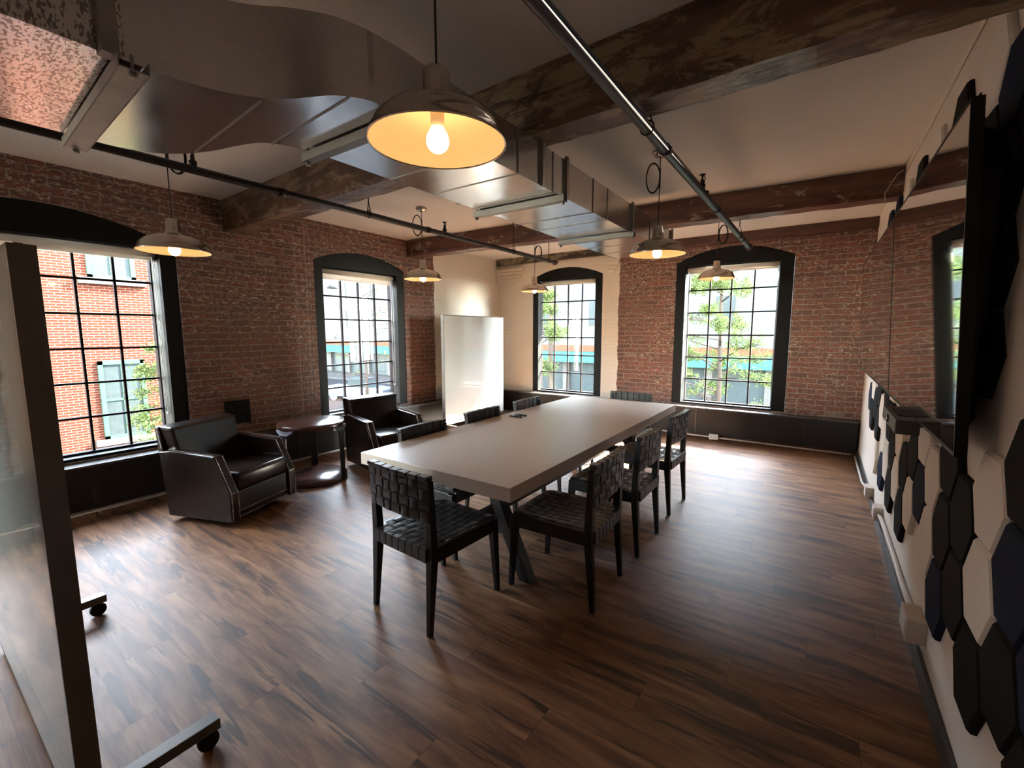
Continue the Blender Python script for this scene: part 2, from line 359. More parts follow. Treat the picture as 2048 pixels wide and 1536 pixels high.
def window(n, w, fn, lab, dp=.16):
    root = empty('window_%d' % n, fn((w['o'][0]+w['o'][1])/2, w['sill'], 0), lab, 'window', kind='structure'); off = Vector(root.location)
    T = Matrix.Translation(-off)
    a, b = w['o']; ia, ib = w['i']; s0, hd = w['sill'], w['head']; m = MB(); N = 24
    e = .004
    # face casing: two stiles, arched head, bottom rail
    m.prism([(a+e, s0), (ia, s0), (ia, arch_z(ia, w)+.012), (a+e, arch_z(a, w)+.012)], fn, .012, .06)
    m.prism([(ib, s0), (b-e, s0), (b-e, arch_z(b, w)+.012), (ib, arch_z(ib, w)+.012)], fn, .012, .06)
    for i in range(N):
        p, q = ia+(ib-ia)*i/N, ia+(ib-ia)*(i+1)/N
        m.prism([(p, hd), (q, hd), (q, arch_z(q, w)+.012), (p, arch_z(p, w)+.012)], fn, .012, .06)
    m.prism([(ia, s0), (ib, s0), (ib, s0+.025), (ia, s0+.025)], fn, .012, .06)
    # jamb linings back to the sash
    A, B = w['sash'][0][0], w['sash'][-1][1]
    for (c, d) in ((ia, A), (ib, B)):
        sg = -1 if c == ia else 1
        m.prism([(0, 0), (1, 0), (1, 1), (0, 1)], (lambda u, v, q, c=c, d=d, sg=sg: fn((c if q < .5 else d)+sg*.03*u, s0 if v < .5 else hd, .06 if q < .5 else dp)), 0, 1)
    m.prism([(ia, hd), (ib, hd), (ib, hd+.03), (ia, hd+.03)], fn, .06, dp+.04)
    m.build('casing', M['black_trim'], root, M=T)
    m = MB(); m.prism([(a+.01, s0-.02), (b-.01, s0-.02), (b-.01, s0+.02), (a+.01, s0+.02)], fn, .03, dp+.08); m.build('sill', M['black_trim'], root, M=T)
    rows = 6
    for (p, q, nc) in w['sash']:
        m = MB(); f = .035
        zb, zt = s0+.02, hd
        m.prism([(p-f, zb), (p, zb), (p, zt), (p-f, zt)], fn, dp-.02, dp+.05)
        m.prism([(q, zb), (q+f, zb), (q+f, zt), (q, zt)], fn, dp-.02, dp+.05)
        m.prism([(p, zb), (q, zb), (q, zb+.02), (p, zb+.02)], fn, dp-.02, dp+.05)
        m.prism([(p, zt-.04), (q, zt-.04), (q, zt), (p, zt)], fn, dp-.02, dp+.05)
        for i in range(1, nc):
            x = p+(q-p)*i/nc; m.prism([(x-.009, zb), (x+.009, zb), (x+.009, zt), (x-.009, zt)], fn, dp+.0, dp+.03)
        z0 = zb+.02; dz = (w.get('ptop', 2.30)-z0)/rows
        for j in range(1, rows+1):
            z = z0+dz*j
            if z < zt-.03: m.prism([(p, z-.009), (q, z-.009), (q, z+.009), (p, z+.009)], fn, dp+.001, dp+.029)
        sash = m.build('sash', M['brown_sash'], root, M=T)
        m = MB(); m.prism([(p, zb+.01), (q, zb+.01), (q, zt-.02), (p, zt-.02)], fn, dp+.013, dp+.017); m.build('pane', M['glass'], sash, M=T)
    if len(w['sash']) > 1:
        m = MB(); c, d = w['sash'][0][1]+.035, w['sash'][1][0]-.035
        m.prism([(c-.01, s0), (d+.01, s0), (d+.01, hd), (c-.01, hd)], fn, dp-.06, dp+.06); m.build('centre_mullion', plain('mullion_red_brown', (.07, .028, .022), .5), root, M=T)
    # portal (sampling aid on the opening)
    return root
W4['ptop'] = 2.46; W3['ptop'] = 2.37
window(1, W1, fL, 'wide arched double window nearest the camera, brick building outside')
window(2, W2, fL, 'arched black window in the brick wall behind the far armchair')
window(3, W3, fB, 'arched black window in the cream painted wall')
window(4, W4, fB, 'large arched black window in the far brick wall with a tree outside')
window(5, W0, fL, 'arched window beside the camera, seen only in reflections')
def blind(w, fn, zt, drop, lab, u0=None, u1=None):
    a, b = (u0, u1) if u0 is not None else (w['i'][0]+.01, w['i'][1]-.01); c = Vector(fn((a+b)/2, zt, .09)); T = Matrix.Translation(-c)
    root = empty('roller_blind', c, lab, 'blind', 'rolled up blinds above the windows')
    m = MB(); r = .03; m.tube([fn(a, zt, .095), fn(b, zt, .095)], r, 16); m.build('roller', M['blind'], root, M=T)
    m = MB(); m.prism([(a+.02, zt-drop), (b-.02, zt-drop), (b-.02, zt), (a+.02, zt)], fn, .115, .118); m.prism([(a+.02, zt-drop-.012), (b-.02, zt-drop-.012), (b-.02, zt-drop+.01), (a+.02, zt-drop+.01)], fn, .111, .122)
    m.build('fabric', M['blind'], root, M=T)
    if fn is fL: x = b-.012
    else: x = b-.012
    m = MB(); pts = []
    zlo = .78; 
    m.tube([fn(x, zt, .075), fn(x, zlo, .075)], .0025, 6); m.tube([fn(x, zt, .115), fn(x, zlo, .115)], .0025, 6); m.tube([fn(x, zlo, .075), fn(x, zlo-.02, .095), fn(x, zlo, .115)], .004, 6)
    m.build('chain', M['white_plastic'], root, M=T)
blind(W1, fL, 2.265, .05, 'rolled up blind across the wide double window nearest the camera')
blind(W2, fL, 2.30, .085, 'rolled up blind at the head of the window behind the far armchair')
blind(W3, fB, 2.385, .035, 'rolled up blind at the head of the window in the cream wall')
blind(W4, fB, 2.43, .045, 'rolled up blind at the head of the far brick wall window')
# trim: wall plates, baseboards, corbels
MB().box(-5.04, -2.62, YB-.06, YB-.001, 2.745, ZC-.001).build('trim_1', M['band_green'], label='flaking green grey timber strip above the cream wall', cat='trim', kind='structure')
MB().box(-2.62, XR-.001, YB-.08, YB-.001, 2.735, ZC-.001).build('trim_2', M['band'], label='dark timber strip along the top of the far brick wall', cat='trim', kind='structure')
MB().box(XR-.018, XR-.001, YF, YB-.14, .001, .095, .003).build('baseboard_right', M['baseboard'], label='dark grey baseboard below the tiled wall', cat='baseboard', kind='structure')
m = MB()
for i, (w_, z) in enumerate(((.62, 2.68), (.60, 2.62), (.56, 2.56), (.52, 2.50))): m.box(XL+.001, XL+w_-.03, YB-.055+.012*i, YB-.001, z-.055, z, .006)
m.build('trim_3', M['plaster'], label='stepped cream brick corbel in the far left corner', cat='corbel', kind='structure')
m = MB()
for i, (w_, z) in enumerate(((.24, 2.70), (.22, 2.64), (.20, 2.58), (.17, 2.52))): m.box(-2.88, -2.88+w_-.02, YB-.05+.012*i, YB-.001, z-.055, z, .006)
m.build('trim_4', M['plaster'], label='stepped cream brick corbel beside the brick pier', cat='corbel', kind='structure')

# radiator covers (low dark boxes under the windows)
def rad(name, fn_box, lab, ledge_box, seams):
    root = empty(name, (fn_box[0], fn_box[2], 0), lab, 'radiator cover', 'radiator covers along the window walls'); T = Matrix.Translation((-fn_box[0], -fn_box[2], 0))
    MB().box(*fn_box, .003).build('panel', M['radiator'], root, M=T)
    MB().box(*ledge_box, .004).build('ledge', M['ledge'], root, label='lighter ledge on top', M=T)
    for s in seams: MB().box(*s).build('joint_strip', M['ledge'], root, M=T)
rad('radiator_cover', (XL+.003, XL+.105, -3.5, 6.83, .07, .43), 'long low black radiator cover under the side windows', (XL+.003, XL+.14, -3.5, 6.83, .43, .452), [(XL+.10, XL+.108, y, y+.012, .07, .43) for y in (.2, 1.75, 2.75, 4.3)])
rad('radiator_cover', (-4.90, XR-.025, YB-.105, YB-.003, .07, .43), 'long low black radiator cover under the far wall windows', (-4.90, XR-.025, YB-.15, YB-.003, .43, .452), [(x, x+.012, YB-.108, YB-.1, .07, .43) for x in (-3.6, -1.42, -.1)])
m = MB(); m.tube([(XL+.05, -3.4, .035), (XL+.05, 6.75, .035)], .014, 8); m.tube([(XL+.05, y, 0) for y in ()] or [(XL+.05, 1, 0.0), (XL+.05, 1, .03)], .008, 6); m.build('heating_pipe', M['conduit'], label='thin pale heating pipe at the foot of the side wall', cat='pipe')
m = MB(); m.tube([(-4.8, YB-.13, .05), (-1.9, YB-.13, .05), (-1.4, YB-.14, .045), (.40, YB-.14, .04)], .011, 8)
for x in (-4, -3, -2, -1.2, .0, .35): m.tube([(x, YB-.14, 0), (x, YB-.14, .045)], .006, 6)
m.build('heating_pipe', M['conduit'], label='thin pale conduit at the foot of the far wall', cat='pipe')
r_ = empty('floor_outlet', (-1.15, YB-.16, .06), 'small cream socket box on the conduit under the far window', 'socket')
MB().box(-.06, .06, -.025, .015, -.04, .035, .004).build('box', M['white_plastic'], r_)
[MB().box(x-.012, x+.012, -.028, -.024, -.02, .018, .001).build('socket', M['conduit'], r_) for x in (-.028, .028)]

# timber beams
def beam(xa, ya, xb, yb, w, z0, mat, lab, z1=ZC-.002):
    t = bmesh.new(); N = 60; rings = []
    rnd = random.Random(int(ya*100))
    for i in range(N+1):
        f = i/N; x = xa+(xb-xa)*f; y = ya+(yb-ya)*f; j = lambda s=.004: rnd.uniform(-s, s)
        rings.append([t.verts.new(p) for p in ((x, y+j(.002), z1), (x, y+j(), z0+.03), (x, y+.015+j(), z0+j()), (x, y+w*.5, z0+j()), (x, y+w-.015+j(), z0+j()), (x, y+w+j(), z0+.03), (x, y+w, z1))])
    for a, b in zip(rings, rings[1:]):
        for k in range(6): t.faces.new((a[k], a[k+1], b[k+1], b[k]))
        t.faces.new((a[6], a[0], b[0], b[6]))
    t.faces.new(rings[0]); t.faces.new(rings[-1][::-1]); bmesh.ops.recalc_face_normals(t, faces=t.faces[:])
    m = MB(); m.add(t); return m.build('ceiling_beam', mat, label=lab, cat='beam', group='old timber ceiling beams')
beam(XL+.002, 2.16, XR-.002, 1.98, .21, 2.555, M['beam'], 'old dark timber beam nearest the camera, with flaking paint')
beam(XL+.002, 4.60, XR-.002, 4.86, .22, 2.63, M['beam_red'], 'old red brown timber beam further away, near the far wall')
beam(XL+.002, -1.0, XR-.002, -1.0, .21, 2.61, M['beam'], 'old timber beam behind the camera')

# ------------------------------------------------------------ duct
def duct():
    R = [(-1.28, 4.65), (-1.28, 2.8), (-1.28, 1.16), (-1.30, 1.04), (-1.36, .96), (-1.43, .92), (-1.51, .88), (-1.59, .81), (-1.65, .72), (-1.68, .60), (-1.69, .46), (-1.70, -.4), (-1.70, -3.55)]
    L = [(-1.86, 4.65), (-1.86, 2.8), (-1.86, 1.18), (-1.89, 1.07), (-1.95, 1.00), (-2.06, .96), (-2.20, .925), (-2.33, .87), (-2.43, .79), (-2.48, .68), (-2.48, .52), (-2.50, -.4), (-2.50, -3.55)]
    Zt = [2.53, 2.53, 2.535, 2.54, 2.56, 2.58, 2.60, 2.60, 2.60, 2.60, 2.60, 2.60, 2.60]
    sm = lambda Q: [(*p, z) for p, z in zip(Q[:2], Zt)]+smooth_pts([(*p, z) for p, z in zip(Q[2:11], Zt[2:11])], 6)+[(*p, z) for p, z in zip(Q[11:], Zt[11:])]
    a = sm(R); b = sm(L)
    root = empty('air_duct', (-1.57, 3, 2.32), 'long galvanised rectangular air duct with a wavy offset near the camera', 'duct'); T = Matrix.Translation((1.57, -3, -2.32)); zb = 2.32
    t = bmesh.new(); rings = []
    for p, q in zip(a, b): rings.append([t.verts.new(v) for v in ((p[0], p[1], zb), (p[0], p[1], p[2]), (q[0], q[1], q[2]), (q[0], q[1], zb))])
    for r1, r2 in zip(rings, rings[1:]):
        for k in range(4): t.faces.new((r1[k], r1[(k+1) % 4], r2[(k+1) % 4], r2[k]))
    t.faces.new(rings[0]); t.faces.new(rings[-1][::-1]); bmesh.ops.recalc_face_normals(t, faces=t.faces[:])
    for f in t.faces: f.smooth = False
    m = MB(); m.add(t); m.build('duct_body', M['duct'], root, M=T)
    # seams: low ribs round the duct
    def lerp_at(y, P):
        for p, q in zip(P, P[1:]):
            if (p[1]-y)*(q[1]-y) <= 0 and p[1] != q[1]:
                f = (y-p[1])/(q[1]-p[1]); return p[0]+(q[0]-p[0])*f
        return P[0][0]
    for y in (1.9, 2.25, 2.78, 3.02, 3.95, 4.3):
        m = MB(); m.box(-1.865, -1.275, y, y+.008, zb-.003, zb); m.box(-1.28, -1.276, y, y+.008, zb, 2.53); m.build('seam', M['duct_iron'], root, M=T)
    for (r, l) in (((-1.604, .832), (-2.28, .885)), ((-1.335, .985), (-1.92, 1.03)), ((-1.28, 1.60), (-1.86, 1.60))):
        m = MB(); m.prism([(r[0], r[1]), (l[0], l[1]), (l[0]-.003, l[1]+.007), (r[0]-.003, r[1]+.007)], lambda x, y, d: (x, y, zb-d), 0, .003); m.build('seam', M['duct_iron'], root, M=T)
    for y in (2.13, 2.40, 3.50, 4.62):
        MB().box(-1.28, -1.262, y-.012, y+.012, zb-.004, 2.545).build('flange', M['duct_iron'], root, M=T); MB().box(-1.878, -1.86, y-.012, y+.012, zb-.004, 2.545).build('flange', M['duct_iron'], root, M=T)
    m = MB(); m.box(-1.70, -1.655, .44, .48, zb-.01, 2.6); m.build('flange', M['duct_iron'], root, M=T)
    return root
duct()
def strut(y, xa, xb, lab, w=.04, skew=0.0):
    root = empty('duct_hanger', ((xa+xb)/2, y, 2.28), lab, 'duct hanger', 'steel struts carrying the duct'); L_ = (xb-xa)/2
    m = MB(); m.hexa([(-L_, -w/2+skew, 0), (L_, -w/2-skew, 0), (L_, w/2-skew, 0), (-L_, w/2+skew, 0), (-L_, -w/2+skew, .003), (L_, -w/2-skew, .003), (L_, w/2-skew, .003), (-L_, w/2+skew, .003)])
    for s in (-1, 1):
        yy = s*w/2
        m.hexa([(-L_, yy-.0015+skew, 0), (L_, yy-.0015-skew, 0), (L_, yy+.0015-skew, 0), (-L_, yy+.0015+skew, 0), (-L_, yy-.0015+skew, .034), (L_, yy-.0015-skew, .034), (L_, yy+.0015-skew, .034), (-L_, yy+.0015+skew, .034)])
    m.build('channel', M['duct_iron'], root)
    for s in (-1, 1):
        x = s*(L_-.015); m = MB(); m.tube([(x, -s*skew, -.012), (x, -s*skew, .045)], .005, 6); m.lathe([(0, -.014), (.011, -.014), (.011, -.002), (0, -.002)], (x, -s*skew, 0), 6); m.build('bolt', M['duct_iron'], root)
strut(.53, -2.53, -1.64, 'galvanised strut under the wide part of the duct', .07, .025)
strut(1.17, -1.90, -1.24, 'galvanised strut under the duct, just behind the nearest lamp')
strut(2.33, -1.90, -1.24, 'galvanised strut under the middle of the duct')
strut(3.47, -1.90, -1.24, 'galvanised strut under the duct, furthest from the camera')

# ------------------------------------------------------------ sprinkler pipes
def pipe(x, y1, r, mat, lab, clamps, heads):
    root = empty('sprinkler_pipe', (x, 2, 2.5), lab, 'pipe', 'sprinkler pipes under the ceiling')
    m = MB(); m.tube([(0, -5.5, 0), (0, y1-2, 0)], r, 16); m.build('pipe_run', mat, root)
    for y in (heads[0]-.9, heads[0]+.5, heads[0]+1.9): m = MB(); m.tube([(0, y-2, 0), (0, y-2+.05, 0)], r+.004, 16); m.build('coupling', mat, root)
    for y in clamps:
        m = MB(); m.tube([(math.cos(a)*(r+.005), y-2, math.sin(a)*(r+.005)+.004) for a in [i*2*PI/16 for i in range(16)]], .004, 6, True)
        m.tube([(-r*.8, y-2, .03), (0, y-2, .10), (r*.8, y-2, .03)], .004, 6); m.tube([(0, y-2, .09), (0, y-2, ZC-2.5-.003)], .005, 6); m.build('hanger_ring', M['cable'], root)
    for y in heads:
        m = MB(); m.lathe([(0, .02), (.02, .02), (.022, .05), (.012, .055), (.012, .08), (.006, .085), (.006, .11), (.022, .112), (.022, .116), (0, .118)], (0, y-2, 0), 12)
        m.tube([(.045, y-2.02, -.01), (-.045, y-1.98, .02)], .009, 8); m.tube([(.012, y-2, .05), (.02, y-2, .09), (.004, y-2, .11)], .003, 5); m.build('sprinkler_head', M['cable'], root)
    m = MB(); m.lathe([(0, 0), (r+.012, 0), (r+.012, .03), (r*.6, .035), (0, .035)], (0, 0, 0), 14); mm = m.b; mm.transform(Matrix.Rotation(-PI/2, 4, 'X')); mm.transform(Matrix.Translation((0, y1-2-.02, 0)))
    m.tube([(-r-.02, y1-2, 0), (r+.02, y1-2, 0)], .010, 8); m.build('end_cap', M['red_cap'], root, label='red iron end cap')
pipe(-3.12, 5.58, .024, M['pipe'], 'dark sprinkler pipe over the armchairs', (2.45, 4.55, 5.40), (1.20, 3.35))
pipe(-.74, 5.84, .027, M['pipe_grey'], 'steel sprinkler pipe over the open floor on the screen side', (2.2, 5.1), (3.38, ))

# ------------------------------------------------------------ pendant lamps
def pendant(x, y, z, lab, ring, ceil=ZC):
    root = empty('pendant_lamp', (x, y, z), lab, 'lamp', 'brushed metal dome pendant lamps'); h = ceil-z-.003
    m = MB(); m.lathe([(.205, .004), (.206, -.002), (.202, .0), (.198, .022), (.184, .050), (.156, .076), (.115, .096), (.070, .106), (.050, .114), (.042, .128), (.039, .20), (.034, .208), (.006, .210), (0, .210)], n=48); m.build('shade', M['lamp_metal'], root)
    m = MB(); m.lathe([(.201, .001), (.194, .021), (.180, .047), (.152, .071), (.112, .090), (.066, .099), (.038, .108), (.036, .13), (0, .13)], n=48); m.build('shade_lining', M['lamp_white'], root, label='cream lining lit from inside')
    m = MB(); m.lathe([(0, .10), (.021, .10), (.021, .047), (.018, .044), (0, .044)], n=20); m.build('socket', M['white_plastic'], root)
    m = MB(); m.lathe([(0, -.026), (.014, -.023), (.026, -.014), (.033, -.001), (.034, .010), (.031, .024), (.024, .038), (.019, .044), (0, .046)], n=24); m.build('bulb', M['bulb'], root, label='lit warm bulb')
    m = MB(); m.tube([(0, 0, .208), (0, 0, h-.03)], .0035, 8); c = m.build('cable', M['cable'], root)
    m = MB(); m.lathe([(0, h), (.058, h), (.060, h-.008), (.048, h-.030), (.012, h-.036), (0, h-.036)], n=28); m.build('canopy', M['lamp_metal'], root)
    side = ring; rx, rz = .048, .105; n = 26; m = MB(); d = Vector((y, -x, 0)).normalized()*side
    for k in (0, 1):
        m.tube([d*(rx*(1-math.cos(i*2*PI/n))+.004*k)+Vector((.003*k, .003*k, h-.075-rz+rz*math.sin(i*2*PI/n)-.004*k)) for i in range(n)], .0045, 6, True)
    m.tube([(0, 0, h-.12), (0, 0, h-.26)], .0065, 8)
    m.build('cord_coil', M['cable'], root)
    return root
pl = pendant(-.985, 1.035, 2.108, 'largest looking metal dome pendant lamp, closest to the camera', 1)
pendant(-1.0, -1.35, 2.11, 'added unseen fill pendant lamp behind the camera on the screen side', 1)  # added out of view to brighten the near wall and floor
pendant(-3.5, -1.3, 2.11, 'added unseen fill pendant lamp behind the camera on the window side', 1)  # second unseen lamp, added as fill for the near part of the room
pendant(-1.055, 3.455, 2.12, 'metal dome pendant lamp hanging over the chairs near the end of the duct', -1)
pendant(-1.07, 5.84, 2.165, 'metal dome pendant lamp in front of the far brick wall window', 1)
pendant(-3.53, 1.21, 2.07, 'metal dome pendant lamp above the near armchair', 1)
pendant(-3.60, 3.51, 2.108, 'metal dome pendant lamp beside the window behind the far armchair', -1)
pendant(-3.50, 5.65, 2.125, 'smallest looking metal dome pendant lamp, in front of the cream wall window', 1)

# ------------------------------------------------------------ conference table
tb = empty('conference_table', (-1.83, 3.33, 0), 'long grey brown conference table with a thick top', 'table')
MB().box(-.60, .595, -1.56, 1.56, .685, .762, .003).build('tabletop', M['tabletop'], tb)
for s in (-1, 1):
    y = s*1.12
    for q in (-1, 1):
        m = MB(); w = .04
        m.hexa([(q*.42-w, y-w, 0), (q*.42+w, y-w, 0), (q*.42+w, y+w, 0), (q*.42-w, y+w, 0), (q*.12-w, y-w, .64), (q*.12+w, y-w, .64), (q*.12+w, y+w, .64), (q*.12-w, y+w, .64)], .004); m.build('leg', M['table_base'], tb)
    m = MB(); m.box(-.45, .45, y-.045, y+.045, .64, .684, .004); m.box(-.30, .30, y-.02, y+.02, .26, .33, .004); m.build('trestle_rail', M['table_base'], tb)
m = MB(); m.box(-.03, .03, -1.1, 1.1, .265, .325, .004)
for s in (-1, 1): m.hexa([(-.025, s*.5-.03, .32), (.025, s*.5-.03, .32), (.025, s*.5+.03, .32), (-.025, s*.5+.03, .32), (-.025, s*.95-.03, .684), (.025, s*.95-.03, .684), (.025, s*.95+.03, .684), (-.025, s*.95+.03, .684)])
m.build('stretcher', M['table_base'], tb)
for i, (x, y, a, l) in enumerate(((-2.255, 3.32, -.1, 'black marker pen on the table, nearer the camera'), (-2.26, 3.405, -.1, 'black marker pen on the table, the further one'))):
    o = empty('marker_pen', (x, y, .762), l, 'pen', 'two black pens on the table', a)
    m = MB(); m.tube([(-.065, 0, .009), (.03, 0, .009)], .0085, 10); m.build('barrel', M['table_base'], o)
    m = MB(); m.tube([(.03, 0, .009), (.068, 0, .009), (.072, 0, .009)], [.009, .009, .006], 10); m.build('cap', M['tv_black'], o)

# ------------------------------------------------------------ woven dining chairs (front = +Y, origin between the rear feet)
def weave(u0, u1, nu, v0, v1, nv, fn, th=.003, amp=.004, gap=.0022):
    m = MB(); du, dv = (u1-u0)/nu, (v1-v0)/nv
    def strip(along_u, k):
        n = (nu if along_u else nv); cells = n*4; pts = []
        w0 = (v0+dv*k+gap, v0+dv*(k+1)-gap) if along_u else (u0+du*k+gap, u0+du*(k+1)-gap)
        t = bmesh.new(); rows = []
        for i in range(cells+1):
            s = i/cells*n; c = int(min(n-1, s)); par = 1 if (c+k) % 2 == 0 else -1
            if not along_u: par = -par
            fr_ = s-c; hh = par*amp*math.sin(PI*fr_)**.5 if 0 < fr_ < 1 else 0
            P = []
            for w in w0:
                u, v = ((u0+(u1-u0)*i/cells), w) if along_u else (w, (v0+(v1-v0)*i/cells))
                P += [t.verts.new(fn(u, v, hh-th/2)), t.verts.new(fn(u, v, hh+th/2))]
            rows.append((P[0], P[1], P[3], P[2]))
        for a, b in zip(rows, rows[1:]):
            for q in range(4): t.faces.new((a[q], a[(q+1) % 4], b[(q+1) % 4], b[q]))
        t.faces.new(rows[0]); t.faces.new(rows[-1][::-1]); bmesh.ops.recalc_face_normals(t, faces=t.faces[:]); m.add(t)
    for k in range(nv): strip(True, k)
    for k in range(nu): strip(False, k)
    return m
def back_pt(u, v, d):   # u across, v height, d towards the rear
    c = .018*(1-(u/.235)**2); lean = .012-.012*(v-.45)/.4
    return (u, lean-c-d+.0, v)
def make_chair(lab):
    r = empty('dining_chair', (0, 0, 0), lab, 'chair', 'black woven strap chairs around the table')
    for s in (-1, 1):
        m = MB(); a, b = .013, .023
        m.hexa([(s*.225-a, .0-a, 0), (s*.225+a, .0-a, 0), (s*.225+a, .0+a, 0), (s*.225-a, .0+a, 0), (s*.222-b, .03-b, .42), (s*.222+b, .03-b, .42), (s*.222+b, .03+b, .42), (s*.222-b, .03+b, .42)], .003)
        m.hexa([(s*.222-b, .03-b, .42), (s*.222+b, .03-b, .42), (s*.222+b, .03+b, .42), (s*.222-b, .03+b, .42), (s*.222-.017, .012-.008, .815), (s*.222+.017, .012-.008, .815), (s*.222+.017, .012+.022, .815), (s*.222-.017, .012+.022, .815)], .003)
        m.build('leg', M['chair_wood'], r)
        m = MB(); m.hexa([(s*.232-a, .53-a, 0), (s*.232+a, .53-a, 0), (s*.232+a, .53+a, 0), (s*.232-a, .53+a, 0), (s*.225-b, .50-b, .455), (s*.225+b, .50-b, .455), (s*.225+b, .50+b, .455), (s*.225-b, .50+b, .455)], .003); m.build('leg', M['chair_wood'], r)
    m = MB()
    for s in (-1, 1): m.box(s*.232-.014, s*.232+.014, .04, .49, .385, .462, .003)
    m.box(-.21, .21, .0, .022, .39, .455, .003); m.box(-.21, .21, .50, .524, .39, .455, .003); m.build('seat_frame', M['chair_wood'], r)
    m = weave(-.215, .215, 8, .015, .515, 9, lambda u, v, d: (u, v, .464-.018*(1-(u/.22)**2)*(1-((v-.265)/.26)**2)+d))
    for k in range(8):  # straps wrapping the front and rear rails
        x = -.215+.43/8*k; m.box(x+.003, x+.051, -.006, .016, .392, .464, .002); m.box(x+.003, x+.051, .514, .530, .392, .464, .002)
    m.build('seat', M['strap'], r)
    m = weave(-.243, .243, 7, .605, .835, 4, back_pt, amp=.006, th=.004)
    for k in range(7):   # straps folding over the top rail
        x0 = -.243+.486/7*k+.003; x1 = x0+.486/7-.006; c = .018*(1-((x0+x1)/2/.235)**2); y = .012-.012*(.835-.45)/.4-c
        m.box(x0, x1, y-.012, y+.032, .822, .845, .005); m.box(x0, x1, y+.020, y+.028, .61, .84, .002)
    m.build('backrest', M['strap'], r)
    m = MB(); m.tube([back_pt(u, .822, -.012) for u in (-.22, -.1, 0, .1, .22)], .012, 8); m.tube([back_pt(u, .62, -.012) for u in (-.22, -.1, 0, .1, .22)], .010, 8); m.build('back_rail', M['chair_wood'], r)
    return r
ch = make_chair('black woven strap chair at the near end of the table'); ch.location = (-1.765, 1.50, 0); ch.rotation_euler = (0, 0, math.radians(-3))
H = PI/2
dup(ch, (-.945, 2.36, 0), H+.03, 'black woven strap chair on the screen side, closest to the camera')
dup(ch, (-.94, 3.10, 0), H+.0, 'black woven strap chair on the screen side, middle of the three')
dup(ch, (-.95, 3.94, 0), H-.03, 'black woven strap chair on the screen side, furthest from the camera')
dup(ch, (-2.48, 2.37, 0), -H, 'black woven strap chair on the armchair side, closest to the camera')
dup(ch, (-2.49, 3.12, 0), -H, 'black woven strap chair on the armchair side, middle of the three')
dup(ch, (-2.49, 3.87, 0), -H, 'black woven strap chair on the armchair side, furthest from the camera')
dup(ch, (-1.76, 4.97, 0), PI, 'black woven strap chair at the far end of the table')

# ------------------------------------------------------------ armchairs (front = +X, origin under the middle of the front edge)
def make_armchair(lab):
    r = empty('leather_armchair', (0, 0, 0), lab, 'armchair', 'dark leather armchairs with nailhead trim')
    W_ = .352; D = .74
    prof = [(0, .05), (0, .285), (-.135, .575), (-.58, .595), (-.69, .58), (-.64, .05)]
    for s in (-1, 1):
        y0, y1 = (s*W_, s*(W_-.085))
        m = MB(); m.prism(prof, lambda a, b, d: (a, d, b), y0, y1, .008); arm = m.build('arm', M['leather'], r)
        m = MB()
        for yy in (y0-s*.012, y1+s*.012, ):
            path = [(.001, .06), (.001, .283), (-.133, .573)]
            for (a, b) in zip(path, path[1:]):
                n = int(math.dist(a, b)/.013)
                for i in range(n):
                    f = i/n; m.sphere((a[0]+(b[0]-a[0])*f+.002, yy, a[1]+(b[1]-a[1])*f+.001), .0042, 6, 4)
        for i in range(34): m.sphere((-.14-.0138*i, y0-s*.012, .577+.00074*i+.001), .003, 5, 3)
        m.build('nailhead_trim', M['nail'], arm, label='pale nailheads along the arm edges')
    m = MB(); m.box(-.66, -.02, -W_+.087, W_-.087, .06, .275, .01); m.build('base_panel', M['leather'], r)
    for z in (.068, .115):
        m = MB()
        for i in range(40): m.sphere((-.017, -W_+.095+i*(2*W_-.19)/39, z), .004, 6, 4)
        m.build('nailhead_trim', M['nail'], r, label='pale nailheads along the lower front')
    m = MB(); m.box(-.56, .004, -W_+.092, W_-.092, .28, .425, .03)
    for v in m.b.verts:
        if v.co.z > .4: v.co.z += .022*(1-(v.co.y/.26)**2)*1.0
    m.build('seat_cushion', M['leather'], r, smooth=True)
    m = MB(); h = W_-.03
    m.hexa([(-.62, -h+.06, .27), (-.50, -h+.06, .27), (-.50, h-.06, .27), (-.62, h-.06, .27), (-.735, -h, .785), (-.595, -h+.01, .772), (-.595, h-.01, .772), (-.735, h, .785)], .02)
    bk = m.build('backrest', M['leather'], r, smooth=False)
    m = MB(); m.hexa([(-.655, -h-.008, .05), (-.60, -h-.008, .05), (-.60, h+.008, .05), (-.655, h+.008, .05), (-.75, -h-.004, .78), (-.705, -h-.004, .78), (-.705, h+.004, .78), (-.75, h+.004, .78)], .008); m.build('back_panel', M['leather'], r)
    for s in (-1, 1):
        m = MB()
        for i in range(16): m.sphere((-.69-.0022*i, s*(h+.006), .60+.011*i), .003, 5, 3)
        m.build('nailhead_trim', M['nail'], bk)
    m = MB(); m.lathe([(0, .0), (.23, .0), (.23, .018), (.08, .03), (.08, .06), (0, .06)], (-.34, 0, 0), 32); m.build('swivel_base', M['st_metal'], r)
    return r
ac = make_armchair('dark brown leather armchair nearest the camera, by the wide double window'); ac.location = (-3.83, 1.825, 0); ac.rotation_euler = (0, 0, math.radians(20))
dup(ac, (-3.765, 3.29, 0), math.radians(-10), 'dark brown leather armchair beyond the side table, in front of the narrower window')

